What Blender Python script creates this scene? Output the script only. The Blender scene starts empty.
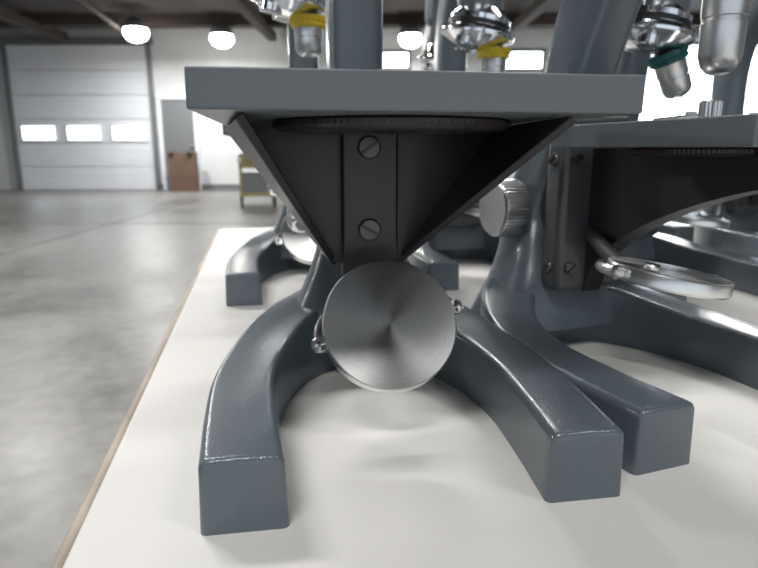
import bpy, bmesh, math
from mathutils import Vector, Matrix, Quaternion
R=math.radians
sc=bpy.context.scene
try: sc.view_settings.view_transform='Standard'
except Exception as e: print(e)

# ---------------- materials ----------------
def mat(name,col,rough=.5,metal=0,spec=.5,coat=0,bump=0,bscale=400,bdist=.0003,emit=0,var=0,vscale=5,aniso=0,rings=0):
    m=bpy.data.materials.new(name); m.use_nodes=True
    nt=m.node_tree; b=nt.nodes['Principled BSDF']
    b.inputs['Base Color'].default_value=(*col,1)
    b.inputs['Roughness'].default_value=rough
    b.inputs['Metallic'].default_value=metal
    b.inputs['Specular IOR Level'].default_value=spec
    b.inputs['Coat Weight'].default_value=coat
    b.inputs['Coat Roughness'].default_value=.13
    tc=nt.nodes.new('ShaderNodeTexCoord')
    if emit:
        b.inputs['Emission Color'].default_value=(*col,1); b.inputs['Emission Strength'].default_value=emit
    if bump:
        n=nt.nodes.new('ShaderNodeTexNoise'); n.inputs['Scale'].default_value=bscale; n.inputs['Detail'].default_value=2
        bp=nt.nodes.new('ShaderNodeBump'); bp.inputs['Strength'].default_value=bump; bp.inputs['Distance'].default_value=bdist
        nt.links.new(tc.outputs['Object'],n.inputs['Vector']); nt.links.new(n.outputs['Fac'],bp.inputs['Height'])
        nt.links.new(bp.outputs['Normal'],b.inputs['Normal'])
        if coat: nt.links.new(bp.outputs['Normal'],b.inputs['Coat Normal'])
    if var:
        n=nt.nodes.new('ShaderNodeTexNoise'); n.inputs['Scale'].default_value=vscale; n.inputs['Detail'].default_value=6
        cr=nt.nodes.new('ShaderNodeValToRGB')
        cr.color_ramp.elements[0].position=.3; cr.color_ramp.elements[1].position=.7
        cr.color_ramp.elements[0].color=(*[c*(1-var) for c in col],1); cr.color_ramp.elements[1].color=(*[min(1,c*(1+var)) for c in col],1)
        nt.links.new(tc.outputs['Object'],n.inputs['Vector']); nt.links.new(n.outputs['Fac'],cr.inputs['Fac']); nt.links.new(cr.outputs['Color'],b.inputs['Base Color'])
    if rings:
        # machined concentric grooves: tone varies with distance from the turning axis
        sp=nt.nodes.new('ShaderNodeSeparateXYZ'); cb=nt.nodes.new('ShaderNodeCombineXYZ'); ln=nt.nodes.new('ShaderNodeVectorMath'); ln.operation='LENGTH'
        nt.links.new(tc.outputs['Object'],sp.inputs[0]); nt.links.new(sp.outputs[0],cb.inputs[0]); nt.links.new(sp.outputs[1],cb.inputs[1]); nt.links.new(cb.outputs[0],ln.inputs[0])
        n=nt.nodes.new('ShaderNodeTexNoise'); n.noise_dimensions='1D'; n.inputs['Scale'].default_value=rings; n.inputs['Detail'].default_value=4
        nt.links.new(ln.outputs['Value'],n.inputs['W'])
        cr=nt.nodes.new('ShaderNodeValToRGB'); cr.color_ramp.elements[0].position=.3; cr.color_ramp.elements[1].position=.7
        cr.color_ramp.elements[0].color=(*[c*.90 for c in col],1); cr.color_ramp.elements[1].color=(*[min(1,c*1.08) for c in col],1)
        nt.links.new(n.outputs['Fac'],cr.inputs['Fac']); nt.links.new(cr.outputs['Color'],b.inputs['Base Color'])
    if aniso:
        b.inputs['Anisotropic'].default_value=aniso
        t=nt.nodes.new('ShaderNodeTangent'); t.direction_type='RADIAL'; t.axis='Z'
        nt.links.new(t.outputs['Tangent'],b.inputs['Tangent'])
    return m
PAINT=mat('grey_enamel',(.105,.13,.153),.32,coat=.45,bump=.5,bscale=850,bdist=.0003)
PAINTS=mat('grey_enamel_satin',(.11,.126,.137),.4,coat=.1,bump=.15,bscale=1200,bdist=.0001)
SHADED=mat('shaded_enamel',(.024,.018,.021),.42,coat=.12,bump=.15,bscale=900,bdist=.0002)  # same grey enamel, with the shade under the stage put into the colour
DARKG=mat('dark_grey_enamel',(.06,.063,.068),.4,coat=.2)
SCR=mat('blackened_steel',(.10,.095,.095),.35,metal=.6)
BLACK=mat('black_plastic',(.012,.012,.013),.35)
CHROME=mat('chrome',(.8,.81,.83),.12,metal=1)
STEEL=mat('satin_steel',(.66,.66,.66),.32,metal=1,aniso=.4)
BRUSH=mat('brushed_aluminium',(.60,.60,.59),.42,metal=1,aniso=.8,rings=1800)
ALU=mat('aluminium_rim',(.78,.78,.77),.3,metal=1)
YEL=mat('yellow_band',(.75,.55,.03),.4)
GRN=mat('green_band',(.01,.10,.10),.35)
WHITE=mat('white_laminate',(.76,.745,.71),.5,spec=.35,var=.015,vscale=8)
BROWN=mat('tan_edging',(.42,.36,.29),.6,var=.25,vscale=25)
LEG=mat('table_leg_steel',(.08,.07,.06),.4,metal=.6)
WALL=mat('wall_paint',(.60,.62,.63),.8,var=.06,vscale=1.5)
DOORM=mat('white_door_panel',(.72,.75,.80),.5,var=.04,vscale=2)
CEIL=mat('dark_ceiling',(.06,.05,.045),.9,var=.35,vscale=1.2)
BEAM=mat('ceiling_joist',(.06,.045,.038),.8)
GREYD=mat('grey_door',(.15,.16,.17),.5)
CARD=mat('cardboard',(.13,.08,.055),.8,var=.1)
WIN=mat('daylight_glazing',(.80,.9,1.0),.2,emit=6)
LAMP=mat('lamp_diffuser',(1,.97,.9),.3,emit=25)
RUB=mat('rubber',(.02,.02,.02),.7)
CARTY=mat('cart_yellow',(.30,.26,.10),.5)
def concrete():
    m=mat('concrete_floor',(.3,.3,.29),.33,spec=.4); nt=m.node_tree; b=nt.nodes['Principled BSDF']
    tc=nt.nodes.new('ShaderNodeTexCoord')
    n1=nt.nodes.new('ShaderNodeTexNoise'); n1.inputs['Scale'].default_value=1.3; n1.inputs['Detail'].default_value=10; n1.inputs['Roughness'].default_value=.7
    n2=nt.nodes.new('ShaderNodeTexNoise'); n2.inputs['Scale'].default_value=16; n2.inputs['Detail'].default_value=6
    mx=nt.nodes.new('ShaderNodeMix'); mx.data_type='FLOAT'; mx.inputs[0].default_value=.35
    nt.links.new(tc.outputs['Object'],n1.inputs['Vector']); nt.links.new(tc.outputs['Object'],n2.inputs['Vector'])
    nt.links.new(n1.outputs['Fac'],mx.inputs[2]); nt.links.new(n2.outputs['Fac'],mx.inputs[3])
    cr=nt.nodes.new('ShaderNodeValToRGB'); e=cr.color_ramp.elements
    e[0].position=.38; e[0].color=(.105,.102,.096,1); e[1].position=.60; e[1].color=(.20,.197,.19,1)
    nt.links.new(mx.outputs[0],cr.inputs['Fac']); nt.links.new(cr.outputs['Color'],b.inputs['Base Color'])
    mr=nt.nodes.new('ShaderNodeMapRange'); mr.inputs['From Min'].default_value=.3; mr.inputs['From Max'].default_value=.7; mr.inputs['To Min'].default_value=.28; mr.inputs['To Max'].default_value=.5
    nt.links.new(n1.outputs['Fac'],mr.inputs['Value']); nt.links.new(mr.outputs['Result'],b.inputs['Roughness'])
    return m
CONC=concrete()
JOINT=mat('floor_joint_sealant',(.06,.057,.054),.8)

# ---------------- mesh helpers ----------------
def mobj(name,verts,faces,m,parent=None,M=None,smooth=True,bevel=0,ang=35):
    me=bpy.data.meshes.new(name); me.from_pydata([tuple(v) for v in verts],[],faces)
    bm=bmesh.new(); bm.from_mesh(me); bmesh.ops.recalc_face_normals(bm,faces=bm.faces)
    for f in bm.faces: f.smooth=smooth
    bm.to_mesh(me); bm.free()
    if smooth: me.set_sharp_from_angle(angle=R(ang))
    me.materials.append(m)
    o=bpy.data.objects.new(name,me); sc.collection.objects.link(o)
    if parent: o.parent=parent
    if M is not None: o.matrix_local=M
    if bevel:
        b=o.modifiers.new('bevel','BEVEL'); b.width=bevel; b.segments=3; b.limit_method='ANGLE'; b.angle_limit=R(30)
    return o
def box(name,c,s,m,parent=None,bevel=0,rz=0,M=None):
    x,y,z=[k/2 for k in s]
    v=[(i*x,j*y,k*z) for i in(-1,1) for j in(-1,1) for k in(-1,1)]
    f=[(0,1,3,2),(4,6,7,5),(0,4,5,1),(2,3,7,6),(0,2,6,4),(1,5,7,3)]
    if M is None: M=Matrix.Translation(c)@Matrix.Rotation(rz,4,'Z')
    return mobj(name,v,f,m,parent,M,bevel=bevel)
def axisM(o,a):
    a=Vector(a).normalized()
    return Matrix.Translation(o)@a.to_track_quat('Z','Y').to_matrix().to_4x4()
def lathe(name,prof,m,parent=None,o=(0,0,0),a=(0,0,1),n=48,knurl=0):
    v=[];f=[];rings=[]
    for r,z in prof:
        if r<1e-6:
            v.append((0,0,z)); rings.append([len(v)-1])
        else:
            st=len(v)
            for i in range(n):
                t=2*math.pi*i/n; rr=r-(knurl if (knurl and i%2) else 0)
                v.append((rr*math.cos(t),rr*math.sin(t),z))
            rings.append(list(range(st,st+n)))
    for A,B in zip(rings,rings[1:]):
        for i in range(n):
            j=(i+1)%n
            if len(A)==1 and len(B)==1: continue
            if len(A)==1: f.append((A[0],B[j],B[i]))
            elif len(B)==1: f.append((A[i],A[j],B[0]))
            else: f.append((A[i],A[j],B[j],B[i]))
    return mobj(name,v,f,m,parent,axisM(o,a),ang=30)
def cyl(name,r,h,m,parent,o,a,bev=.0006,n=40,knurl=0):
    return lathe(name,[(0,0),(r-bev,0),(r,bev),(r,h-bev),(r-bev,h),(0,h)],m,parent,o,a,n,knurl)
def loft(name,rings,m,parent,cap=True,ang=35):
    n=len(rings[0]); v=[p for r in rings for p in r]; f=[]
    for k in range(len(rings)-1):
        for i in range(n):
            j=(i+1)%n; f.append((k*n+i,k*n+j,(k+1)*n+j,(k+1)*n+i))
    if cap:
        f.append(tuple(range(n))); f.append(tuple((len(rings)-1)*n+i for i in range(n)))
    return mobj(name,v,f,m,parent,ang=ang)
def crom(pts,k):
    out=[]; P=[Vector(p) for p in pts]; n=len(P)
    for i in range(n-1):
        a=P[max(i-1,0)];b=P[i];c=P[i+1];d=P[min(i+2,n-1)]
        for s in range(k):
            t=s/k
            out.append(.5*((2*b)+(c-a)*t+(2*a-5*b+4*c-d)*t*t+(3*b-a-3*c+d)*t**3))
    out.append(P[-1]); return out
def cr4(P,k):
    out=[]
    for i in range(len(P)-1):
        q=[P[max(i-1,0)],P[i],P[i+1],P[min(i+2,len(P)-1)]]
        for s in range(k):
            t=s/k; out.append([.5*((2*q[1][j])+(q[2][j]-q[0][j])*t+(2*q[0][j]-5*q[1][j]+4*q[2][j]-q[3][j])*t*t+(3*q[1][j]-q[0][j]-3*q[2][j]+q[3][j])*t**3) for j in range(4)])
    out.append(list(P[-1])); return out
def tube(name,pts,r,m,parent,n=12,k=8):
    P=crom([Vector(p) for p in pts],k) if k else [Vector(p) for p in pts]
    rings=[]; 
    for i,p in enumerate(P):
        t=(P[min(i+1,len(P)-1)]-P[max(i-1,0)]).normalized()
        up=Vector((0,0,1)) if abs(t.z)<.9 else Vector((1,0,0))
        a=t.cross(up).normalized(); b=t.cross(a)
        rings.append([p+a*r*math.cos(2*math.pi*q/n)+b*r*math.sin(2*math.pi*q/n) for q in range(n)])
    return loft(name,rings,m,parent)
def prism(name,poly3,thick,m,parent,bevel=0):
    P=[Vector(p) for p in poly3]; nrm=(P[1]-P[0]).cross(P[2]-P[0]).normalized()*thick
    n=len(P); v=P+[p+nrm for p in P]
    f=[tuple(range(n)),tuple(range(2*n-1,n-1,-1))]+[(i,(i+1)%n,n+(i+1)%n,n+i) for i in range(n)]
    return mobj(name,v,f,m,parent,bevel=bevel)

# ---------------- microscope ----------------
def horseshoe(par,m):
    half=[(-.055,0,.0255,.0245),(-.0575,.035,.0252,.0247),(-.058,.067,.0252,.0252),(-.0525,.1,.026,.0275),(-.041,.128,.029,.033),(-.022,.149,.034,.038)]
    pts=half+[(0,.156,.038,.040)]+[(-a,b,c,d) for a,b,c,d in half[::-1]]
    S=cr4(pts,7); N=len(S)
    def ring(x,y,tx,ty,w,h,ins=0):
        nx,ny=ty,-tx; hw=w/2-ins; hh=h-ins; r=max(.0034-ins*.6,.001); prof=[(-hw-.0006,0.0),(hw+.0006,0.0)]
        for k in range(6):
            a=math.pi/2*k/5; prof.append((hw-r+r*math.cos(a),hh-r+r*math.sin(a)))
        prof.append((0,hh+.0003))
        for k in range(6):
            a=math.pi/2*(1-k/5); prof.append((-hw+r-r*math.cos(a),hh-r+r*math.sin(a)))
        return [Vector((x+nx*u,y+ny*u,z)) for u,z in prof]
    rings=[]
    for i,(x,y,w,h) in enumerate(S):
        a=S[max(i-1,0)];b=S[min(i+1,N-1)]; tx,ty=b[0]-a[0],b[1]-a[1]; l=math.hypot(tx,ty); tx/=l;ty/=l
        if i in(0,N-1): tx,ty=(0,1) if i==0 else (0,-1)
        body=ring(x,y,tx,ty,w,h); rc=.002
        if i==0:
            for k in range(4,0,-1):
                an=math.pi/2*k/4; rings.append(ring(x,y-rc*math.sin(an),tx,ty,w,h,rc*(1-math.cos(an))))
        rings.append(body)
        if i==N-1:
            for k in range(1,5):
                an=math.pi/2*k/4; rings.append(ring(x,y-rc*math.sin(an),tx,ty,w,h,rc*(1-math.cos(an))))
    loft('horseshoe_base',rings,m,par)
def arm(par,m,lean):
    P=[(.150,.012,.046,.030),(.151,.03,.037,.027),(.155,.052,.0265,.022),(.160,.08,.019,.0175),(.166,.12,.0145,.016),(.172,.17,.0145,.018),(.171,.22,.0145,.020),
       (.155,.262,.0145,.021),(.12,.288,.0145,.020),(.08,.293,.0145,.018),(.05,.293,.0145,.016)]
    Q=[]
    for y,z,a,b in P:
        l=0
        if z>.08: l=lean*min((z-.08)/.1,1.3)*max(0,min(1,(y-.05)/.09))
        Q.append((y-l,z,a,b))
    S=cr4(Q,5); rings=[]; n=28
    for i,(y,z,a,b) in enumerate(S):
        p=S[max(i-1,0)];q=S[min(i+1,len(S)-1)]; ty,tz=q[0]-p[0],q[1]-p[1]; l=math.hypot(ty,tz); ty/=l;tz/=l
        ny,nz=tz,-ty; r=[]
        for k in range(n):
            t=2*math.pi*k/n; c,s=math.cos(t),math.sin(t); e=.5
            u=math.copysign(abs(c)**e,c)*a; w=math.copysign(abs(s)**e,s)*b
            r.append(Vector((u,y+ny*w,max(z+nz*w,.002))))
        rings.append(r)
    loft('limb_arm',rings,m,par,ang=50)
def screw(par,o,a,r,m=SCR,rot=40):
    lathe('screw_head',[(0,0),(r,0),(r,.0012),(r*.85,.002),(0,.0022)],m,par,o,a,32)
    M=axisM(Vector(o)+Vector(a).normalized()*.0023,a)@Matrix.Rotation(R(rot),4,'Z')
    box('screw_slot',(0,0,0),(r*1.75,r*.26,.0005),BLACK,par,M=M)
def mirror(par,c,r,n=None,e=None,tilt=0,roll=0,back=(0,.96,.28),stem=None,T=.008,fr=.0016,fm=None):
    c=Vector(c)
    if n is None:
        n=Vector((0,-math.cos(tilt),math.sin(tilt))); e=(Matrix.Rotation(roll,3,-n)@Vector((1,0,0))).normalized()
    else:
        n=Vector(n).normalized(); e=Vector(e); e=(e-n*e.dot(n)).normalized()
    lathe('mirror_face',[(0,T/2),(r*.975,T/2),(r*.99,T/2-.0003)],BRUSH,par,c,n,96)
    lathe('mirror_rim',[(r*.985,T/2-.0002),(r,T/2-.001),(r,-T/2+.001),(r*.96,-T/2),(0,-T/2)],ALU,par,c,n,96)
    d=Vector(back).normalized(); d=(d-e*d.dot(e)).normalized(); rr=r+.0022
    tube('mirror_fork',[c+e*rr*math.cos(t)+d*rr*math.sin(t) for t in [math.pi*k/24 for k in range(25)]],fr,fm or DARKG,par,10,0)
    for s in(-1,1):
        lathe('pivot_screw',[(0,0),(.0015,0),(.0015,.003),(.0028,.003),(.0032,.004),(.0026,.0052),(0,.0056)],STEEL,par,c+e*s*(r-.001),e*s,20)
        lathe('fork_tip',[(0,-.0013),(.0030,-.0013),(.0032,0),(.0030,.0013),(0,.0013)],STEEL,par,c+e*s*rr,-n,20)
    if stem is not None: tube('mirror_stem',[c+d*rr,(c+d*rr+Vector(stem))/2+Vector((0,.002,0)),stem],.004,DARKG,par,12,5)
def optics(par,zt,ring,paint,ox=0,tilt=10,extra=0,ulen=(-.95,.3),big=1.0,L=.029,off=.016):
    tip=Vector((ox,.05,zt)); u=Vector((ulen[0],ulen[1],0)).normalized(); th=R(tilt)
    a=u*math.sin(th)-Vector((0,0,1))*math.cos(th); r0=-u*math.cos(th)-Vector((0,0,1))*math.sin(th)
    ex=R(extra); dr0=(a*math.cos(th+ex)+r0*math.sin(th+ex)).normalized()
    C=tip-dr0*L-r0*off-a*.0075
    lathe('nosepiece',[(0,.0115),(.009,.011),(.016,.009),(.022,.0065),(.0275,.003),(.031,.0015),(.0315,-.001),(.031,-.003),(.027,-.004),(.0255,-.006),(.0255,-.014),(.018,-.022),(.012,-.025),(0,-.025)],CHROME,par,C,a,64)
    lathe('nosepiece_band',[(.0253,-.0062),(.0262,-.0065),(.0262,-.0100),(.0253,-.0104)],BLACK,par,C,a,64)
    for k in(0,1,2):
        rk=Matrix.Rotation(R(120*k),3,a)@r0; e2=th+(ex if k==0 else 0)
        dr=(a*math.cos(e2)+rk*math.sin(e2)).normalized(); s=C+rk*off+a*.0075
        if k==0:
            l=L; b=big
            lathe('objective_barrel',[(0,0),(.0125*b,0),(.0125*b,.006),(.0112*b,.0085),(.0110*b,l*.52),(.0104*b,l*.53),(.0104*b,l*.56),(.0108*b,l*.57),(.0104*b,l*.84),(.0088*b,l*.93),(.006*b,l*.985),(.003,l),(0,l)],STEEL,par,s,dr,40)
            lathe('objective_band',[(.0124*b,.000),(.0145*b,.0004),(.0148*b,.0035),(.0135*b,.005),(.0138*b,.0072),(.0128*b,.0085),(.0108*b,.009)],ring,par,s,dr,40,knurl=.0005)
        else:
            s=C+rk*.0175+a*.004
            lathe('port_cap',[(.0085,0),(.0085,.006),(.0075,.0072),(0,.0075)],CHROME,par,s,a,32,knurl=.0003)
    top=.345; zb=C.z+.014; bx=C.x*.8
    lathe('body_tube',[(0,0),(.017,0),(.019,.004),(.019,.262-zb) if .262>zb+.01 else (.019,.006),(.024,.270-zb),(.024,.318-zb),(.018,.324-zb),(.0165,.33-zb),(.0165,top-zb+.04),(0,top-zb+.04)],paint,par,(bx,.056,zb),(0,0,1),48)
    lathe('eyepiece',[(0,0),(.0175,0),(.0175,.02),(.014,.026),(.0135,.034),(.009,.034),(0,.032)],BLACK,par,(bx,.056,top+.038),(0,0,1),40)
def microscope(loc,rz,kind='A',zt=.19,ring=YEL,lean=0,stage_z=.123,sxo=-.0010,shw=.0625,mir=None,paint=PAINT,**op):
    par=bpy.data.objects.new('microscope',None); sc.collection.objects.link(par)
    par.location=(loc[0],loc[1],.75); par.rotation_euler=(0,0,rz); par.empty_display_size=.05
    horseshoe(par,paint); arm(par,paint,lean); optics(par,zt,ring,paint,**op)
    cx=sxo; zs=stage_z
    box('stage_plate',(cx,.0505,zs+.00525),(2*shw,.110,.0105),PAINTS,par,bevel=.0006)
    rr=.042 if kind=='A' else .034
    lathe('stage_ring',[(0,.0002),(rr-.001,0),(rr,-.0008),(rr,-.0024),(rr-.0025,-.0036),(.024,-.0038),(.022,-.002),(0,-.002)],SHADED,par,(cx,.052,zs),(0,0,1),240,knurl=.0003)
    lathe('stage_aperture',[(0,.0002),(.013,.0002),(.0132,0)],BLACK,par,(cx,.05,zs+.0106),(0,0,1),32)
    for s in(-1,1):
        y0=.03 if kind=='B' else .088
        cyl('clip_post',.0042,.007,STEEL,par,(cx+s*.028,y0,zs+.0105),(0,0,1),knurl=.0003)
        box('stage_clip',(cx+s*.022,y0+(.018 if kind=='B' else -.02),zs+.0125),(.006,.042,.0008),STEEL,par,rz=R(18*s)*(1 if kind=='B' else -1))
    if kind=='A':
        h=.0575; bc=-.0035
        prism('bracket_back',[(bc-h,.1,zs),(bc-.0145,.1,.064),(bc+.0145,.1,.064),(bc+h,.1,zs)],.004,SHADED,par)
        prism('bracket_wing',[(bc-h+.011,.006,zs),(bc-h,.101,zs),(bc-.013,.101,.063)],.003,SHADED,par,bevel=.0006)
        prism('bracket_wing',[(bc+h-.009,.006,zs),(bc+.013,.101,.063),(bc+h,.101,zs)],.003,SHADED,par,bevel=.0006)
        box('bracket_bar',(bc+.0005,.096,(zs+.058)/2),(.0245,.010,zs-.058),SHADED,par,bevel=.0012)
        screw(par,(bc,.0912,zs-.009),(0,-1,0),.0050,rot=35); screw(par,(bc,.0912,.079),(0,-1,0),.0050,rot=-30)
        box('bracket_mount',(0,.13,.092),(.021,.062,.05),SHADED,par,bevel=.002)
        for s in(-1,1):
            cyl('inclination_shaft',.004,.012,STEEL,par,(s*.017,.158,.078),(s,0,0))
            lathe('inclination_knob',[(0,0),(.006,0),(.0085,.002),(.009,.005),(.0075,.009),(.004,.0115),(0,.012)],CHROME,par,(s*.027,.158,.078),(s,0,0),28)
    else:
        box('bracket_back',(.002,.122,.084),(.044,.016,.094),DARKG,par,bevel=.004)
        for x,z in[(-.012,.108),(.014,.108),(-.012,.05),(.014,.05)]: screw(par,(x,.1141,z),(0,-1,0),.0035)
        screw(par,(-.0195,.122,.108),(-1,0,0),.0035); screw(par,(-.0195,.122,.05),(-1,0,0),.0035)
        arc=[(.115,zs),(.006,zs)]+[(.006+.109*k/16,zs-.014-.050*(1-math.sqrt(max(0,1-(k/16)**1.6)))-.014*k/16) for k in range(17)]
        prism('stage_gusset',[(-.002,y,z) for y,z in arc],.012,SHADED,par)
        box('bracket_mount',(0,.14,.085),(.024,.03,.05),DARKG,par,bevel=.002)
        for s in(-1,1):
            cyl('focus_shaft',.007,.014,STEEL,par,(s*.014,.153,.08),(s,0,0))
            lathe('focus_knob',[(0,0),(.015,0),(.0165,.0015),(.0165,.015),(.015,.0168),(.0145,.017)],STEEL,par,(s*.022,.153,.08),(s,0,0),96,knurl=.0005)
            lathe('focus_knob_face',[(.0148,.017),(.012,.0172),(0,.0172)],ALU,par,(s*.022,.153,.08),(s,0,0),48)
    if mir is None:
        mir=dict(c=(0,.06,.0445),tilt=R(31),roll=R(-13),r=.0268,stem=(-.0035,.095,.062)) if kind=='A' else dict(c=(0,.05,.059),n=(.1,-.05,.98),e=(1,0,0),r=.0265,back=(0,1,0),stem=(0,.114,.07),T=.0055,fr=.002)
    mirror(par,**mir)
    return par
microscope((.0135,.1715),R(9),'A',zt=.2)
rm=microscope((.154,.218),R(20),'B',zt=.144,ring=GRN,lean=.05,stage_z=.114,sxo=.011,shw=.046,ox=.007,big=.82,L=.047,
           mir=dict(c=(-.014,.045,.059),n=(.15,-.05,.98),e=(1,.0,0),r=.0255,back=(0,1,0),stem=(0,.114,.07),T=.0065,fr=.0024,fm=ALU))
screw(rm,(-.030,.038,.0648),(.15,-.05,.98),.0032,STEEL)
microscope((-.046,.442),R(9),'A',zt=.183)
microscope((.107,.492),R(11),'B',zt=.168)
microscope((.262,.43),R(14),'B',zt=.152,ring=GRN,lean=.02,extra=24,ulen=(-.95,.1),ox=-.024,L=.035)
microscope((.10,.745),R(8),'A',zt=.18)
microscope((.31,.70),R(12),'B',zt=.18)
microscope((.42,.33),R(18),'B',zt=.18)
microscope((.47,.62),R(10),'B',zt=.17)

# ---------------- table ----------------
tb=bpy.data.objects.new('folding_table',None); sc.collection.objects.link(tb); tb.location=(.317,.056,0); tb.rotation_euler=(0,0,R(11.3))
tw,tl=.76,1.83
box('table_top',(0,0,.7375),(tw,tl,.025),WHITE,tb,bevel=.0015)
for s in(-1,1):
    box('edge_trim',(s*(tw/2+.002),0,.7365),(.004,tl+.008,.025),BROWN,tb,bevel=.0018)
    box('edge_trim',(0,s*(tl/2+.002),.7365),(tw,.004,.025),BROWN,tb,bevel=.0018)
    y=s*.7
    for t in(-1,1): tube('table_leg',[(t*.3,y,.725),(t*.31,y,.4),(t*.32,y,0)],.0125,LEG,tb,14,3)
    tube('leg_brace',[(-.3,y,.2),(0,y,.2),(.3,y,.2)],.009,LEG,tb,10,2)
    box('table_apron',(s*.33,0,.7),(.02,1.6,.05),LEG,tb)
# ---------------- room ----------------
YB=13.5; H=3.36; XL,XR,YF=-9.6,10,-8
box('floor',((XL+XR)/2,(YB+YF)/2,-.05),(XR-XL,YB-YF,.1),CONC)
box('ceiling',((XL+XR)/2,(YB+YF)/2,H+.05),(XR-XL,YB-YF,.1),CEIL)
box('wall_back',((XL+XR)/2,YB+.1,H/2),(XR-XL,.2,H),WALL)
box('wall_left',(XL-.1,(YB+YF)/2,H/2),(.2,YB-YF,H),WALL)
box('wall_right',(XR+.1,(YB+YF)/2,H/2),(.2,YB-YF,H),WALL)
box('baseboard_back',(1,YB-.012,.06),(11.8,.024,.12),GREYD)
j=bpy.data.objects.new('floor_joint',None); sc.collection.objects.link(j)
box('joint_strip',(-2,7.2,.001),(15,.02,.002),JOINT,j)
box('joint_strip',(-3.2,2,.001),(.015,19,.002),JOINT,j)
cj=bpy.data.objects.new('ceiling_joists',None); sc.collection.objects.link(cj)
for k in range(8): box('joist',(0.2,-6+k*2.6,H-.1),(19,.12,.2),BEAM,cj)
for x in(-6.5,-2.2,2.6,6.5): box('girder',(x,2.7,H-.22),(.16,21,.16),BEAM,cj)
tube('conduit',[(-3.5,3,H-.33),(-4.2,8,H-.33),(-5,13.3,H-.33)],.04,BEAM,cj,10,4)
d=bpy.data.objects.new('door_1',None); sc.collection.objects.link(d); d.location=(-6.4,YB,0)
DW,DH=2.95,3.02; n=6
for k in range(n):
    ph=DH/n
    box('door_section',(0,-.04,ph*(k+.5)),(DW,.05,ph-.012),DOORM,d,bevel=.004)
    for g in range(2): box('section_rib',(0,-.066,ph*(k+.3+.4*g)),(DW-.1,.005,.03),DOORM,d,bevel=.002)
for x in(-.98,0,.98):
    box('door_window_frame',(x,-.075,1.22),(.78,.03,.36),DOORM,d,bevel=.004)
    box('door_window_glass',(x,-.093,1.22),(.68,.01,.27),WIN,d)
for s in(-1,1): box('door_track',(s*(DW/2+.05),-.06,DH/2),(.08,.12,DH),GREYD,d)
box('door_header',(0,-.06,DH+.08),(DW+.3,.12,.14),GREYD,d)
d=bpy.data.objects.new('door_2',None); sc.collection.objects.link(d); d.location=(-4.35,YB,0)
box('door_leaf',(0,-.03,.95),(.68,.05,1.9),GREYD,d)
for s in(-1,1): box('jamb',(s*.38,-.04,.97),(.07,.08,1.94),DOORM,d)
box('head_jamb',(0,-.04,1.96),(.83,.08,.07),DOORM,d); cyl('door_handle',.03,.06,STEEL,d,(.27,-.055,.95),(0,-1,0))
def window(i,x,z,w,h):
    e=bpy.data.objects.new('window_%d'%i,None); sc.collection.objects.link(e); e.location=(x,YB,z)
    box('glazing',(0,-.02,0),(w,.02,h),WIN,e)
    for s in(-1,1):
        box('frame_side',(s*w/2,-.03,0),(.07,.06,h+.07),GREYD,e); box('frame_rail',(0,-.03,s*h/2),(w,.06,.07),GREYD,e)
    k=max(1,int(w//1.1))
    for q in range(1,k): box('mullion',(-w/2+q*w/k,-.035,0),(.05,.05,h),GREYD,e)
window(1,.25,2.72,.8,.36); window(2,6.5,2.1,5.0,1.9); window(3,2.9,2.72,1.2,.4)
bx=bpy.data.objects.new('cardboard_box',None); sc.collection.objects.link(bx); bx.location=(-4.15,YB-.5,0)
box('carton_body',(0,0,.4),(.5,.4,.8),CARD,bx); box('carton_flap',(-.2,-.05,.81),(.12,.42,.015),CARD,bx); box('carton_flap',(.2,-.05,.81),(.12,.42,.015),CARD,bx)
# cart
c=bpy.data.objects.new('utility_cart',None); sc.collection.objects.link(c); c.location=(-1.92,9.6,0); c.rotation_euler=(0,0,R(12))
for z in(.2,.62): box('cart_shelf',(0,0,z),(.55,.8,.06),CARTY,c,bevel=.01)
box('tote_bin',(-.02,-.02,.36),(.46,.7,.3),GREYD,c,bevel=.02)
for x in(-.25,.25):
    for y in(-.36,.36):
        box('cart_post',(x,y,.4),(.04,.04,.5),CARTY,c); cyl('castor_wheel',.07,.03,RUB,c,(x-.015,y,.07),(1,0,0)); box('castor_fork',(x,y,.13),(.05,.04,.1),GREYD,c)
tube('cart_handle',[(-.25,-.42,.64),(-.25,-.47,.78),(0,-.47,.8),(.25,-.47,.78),(.25,-.42,.64)],.015,GREYD,c,10,6)
box('tool_case',(-.03,.05,.72),(.42,.55,.14),CARTY,c,bevel=.02); box('case_lid',(-.03,.05,.82),(.34,.45,.07),BLACK,c,bevel=.02)
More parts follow.
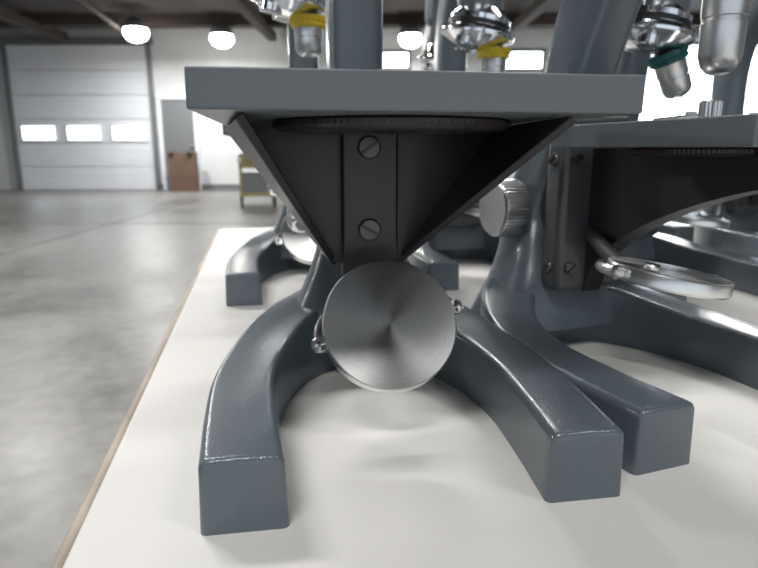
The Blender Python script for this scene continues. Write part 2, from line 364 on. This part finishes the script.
# lamps
def area(par,z,pw,size,sy=None,col=(1,.98,.95)):
    l=bpy.data.lights.new('lamp_light','AREA'); l.energy=pw; l.color=col
    if sy: l.shape='RECTANGLE'; l.size=size; l.size_y=sy
    else: l.shape='DISK'; l.size=size
    o=bpy.data.objects.new('lamp_light',l); sc.collection.objects.link(o); o.parent=par; o.location=(0,0,z)
def lamp(x,y,pw=0,z=3.0):
    e=bpy.data.objects.new('high_bay_light',None); sc.collection.objects.link(e); e.location=(x,y,z)
    lathe('lamp_housing',[(.2,-.002),(.22,0),(.2,.1),(.1,.17),(.06,.2),(0,.2)],GREYD,e,n=32)
    lathe('lamp_lens',[(.198,0),(.215,-.05),(.21,-.11),(.16,-.18),(.08,-.22),(0,-.23)],LAMP,e,n=32)
    tube('hanger',[(0,0,.19),(0,0,.28),(0,0,H-z)],.012,GREYD,e,8,1)
    if pw: area(e,-.24,pw,.3)
for x,y,p in[(-4.4,11.6,100),(-3.0,12.2,70),(.6,12.2,70),(4.2,11.8,80),(-3.5,5.5,90),(3.2,5.5,140),(-5.8,2,80)]: lamp(x,y,p)
def fill_fixture(x,y,pw,z=3.12):  # added overhead fill light, invented to brighten the table and microscopes
    e=bpy.data.objects.new('added_fill_fixture',None); sc.collection.objects.link(e); e.location=(x,y,z)
    box('fill_fixture_body',(0,0,.04),(1.25,.32,.08),WALL,e,bevel=.01)
    for s in(-1,1): box('fill_fixture_end',(s*.615,0,.0),(.02,.32,.05),WALL,e); box('hanger_rod',(s*.5,0,.15),(.012,.012,.2),GREYD,e)
    area(e,-.01,pw,1.2,.28,(1,.99,.98))
for x,y,p in[(-1.4,1.6,55),(1.2,1.9,52),(-.4,-1.2,42),(1.8,-.9,22),(0,3.8,80)]: fill_fixture(x,y,p)

w=bpy.data.worlds.new('daylight'); sc.world=w; w.use_nodes=True
bg=w.node_tree.nodes['Background']; bg.inputs['Color'].default_value=(.80,.90,1,1); bg.inputs['Strength'].default_value=1.0
cam=bpy.data.cameras.new('camera'); co=bpy.data.objects.new('camera',cam); sc.collection.objects.link(co)
cam.sensor_width=36; cam.lens=28.5; cam.clip_start=.01; cam.clip_end=100
co.location=(0,0,.863); co.rotation_euler=(R(90-12.6),0,0)
cam.dof.use_dof=True; cam.dof.focus_distance=.2; cam.dof.aperture_fstop=20
sc.camera=co
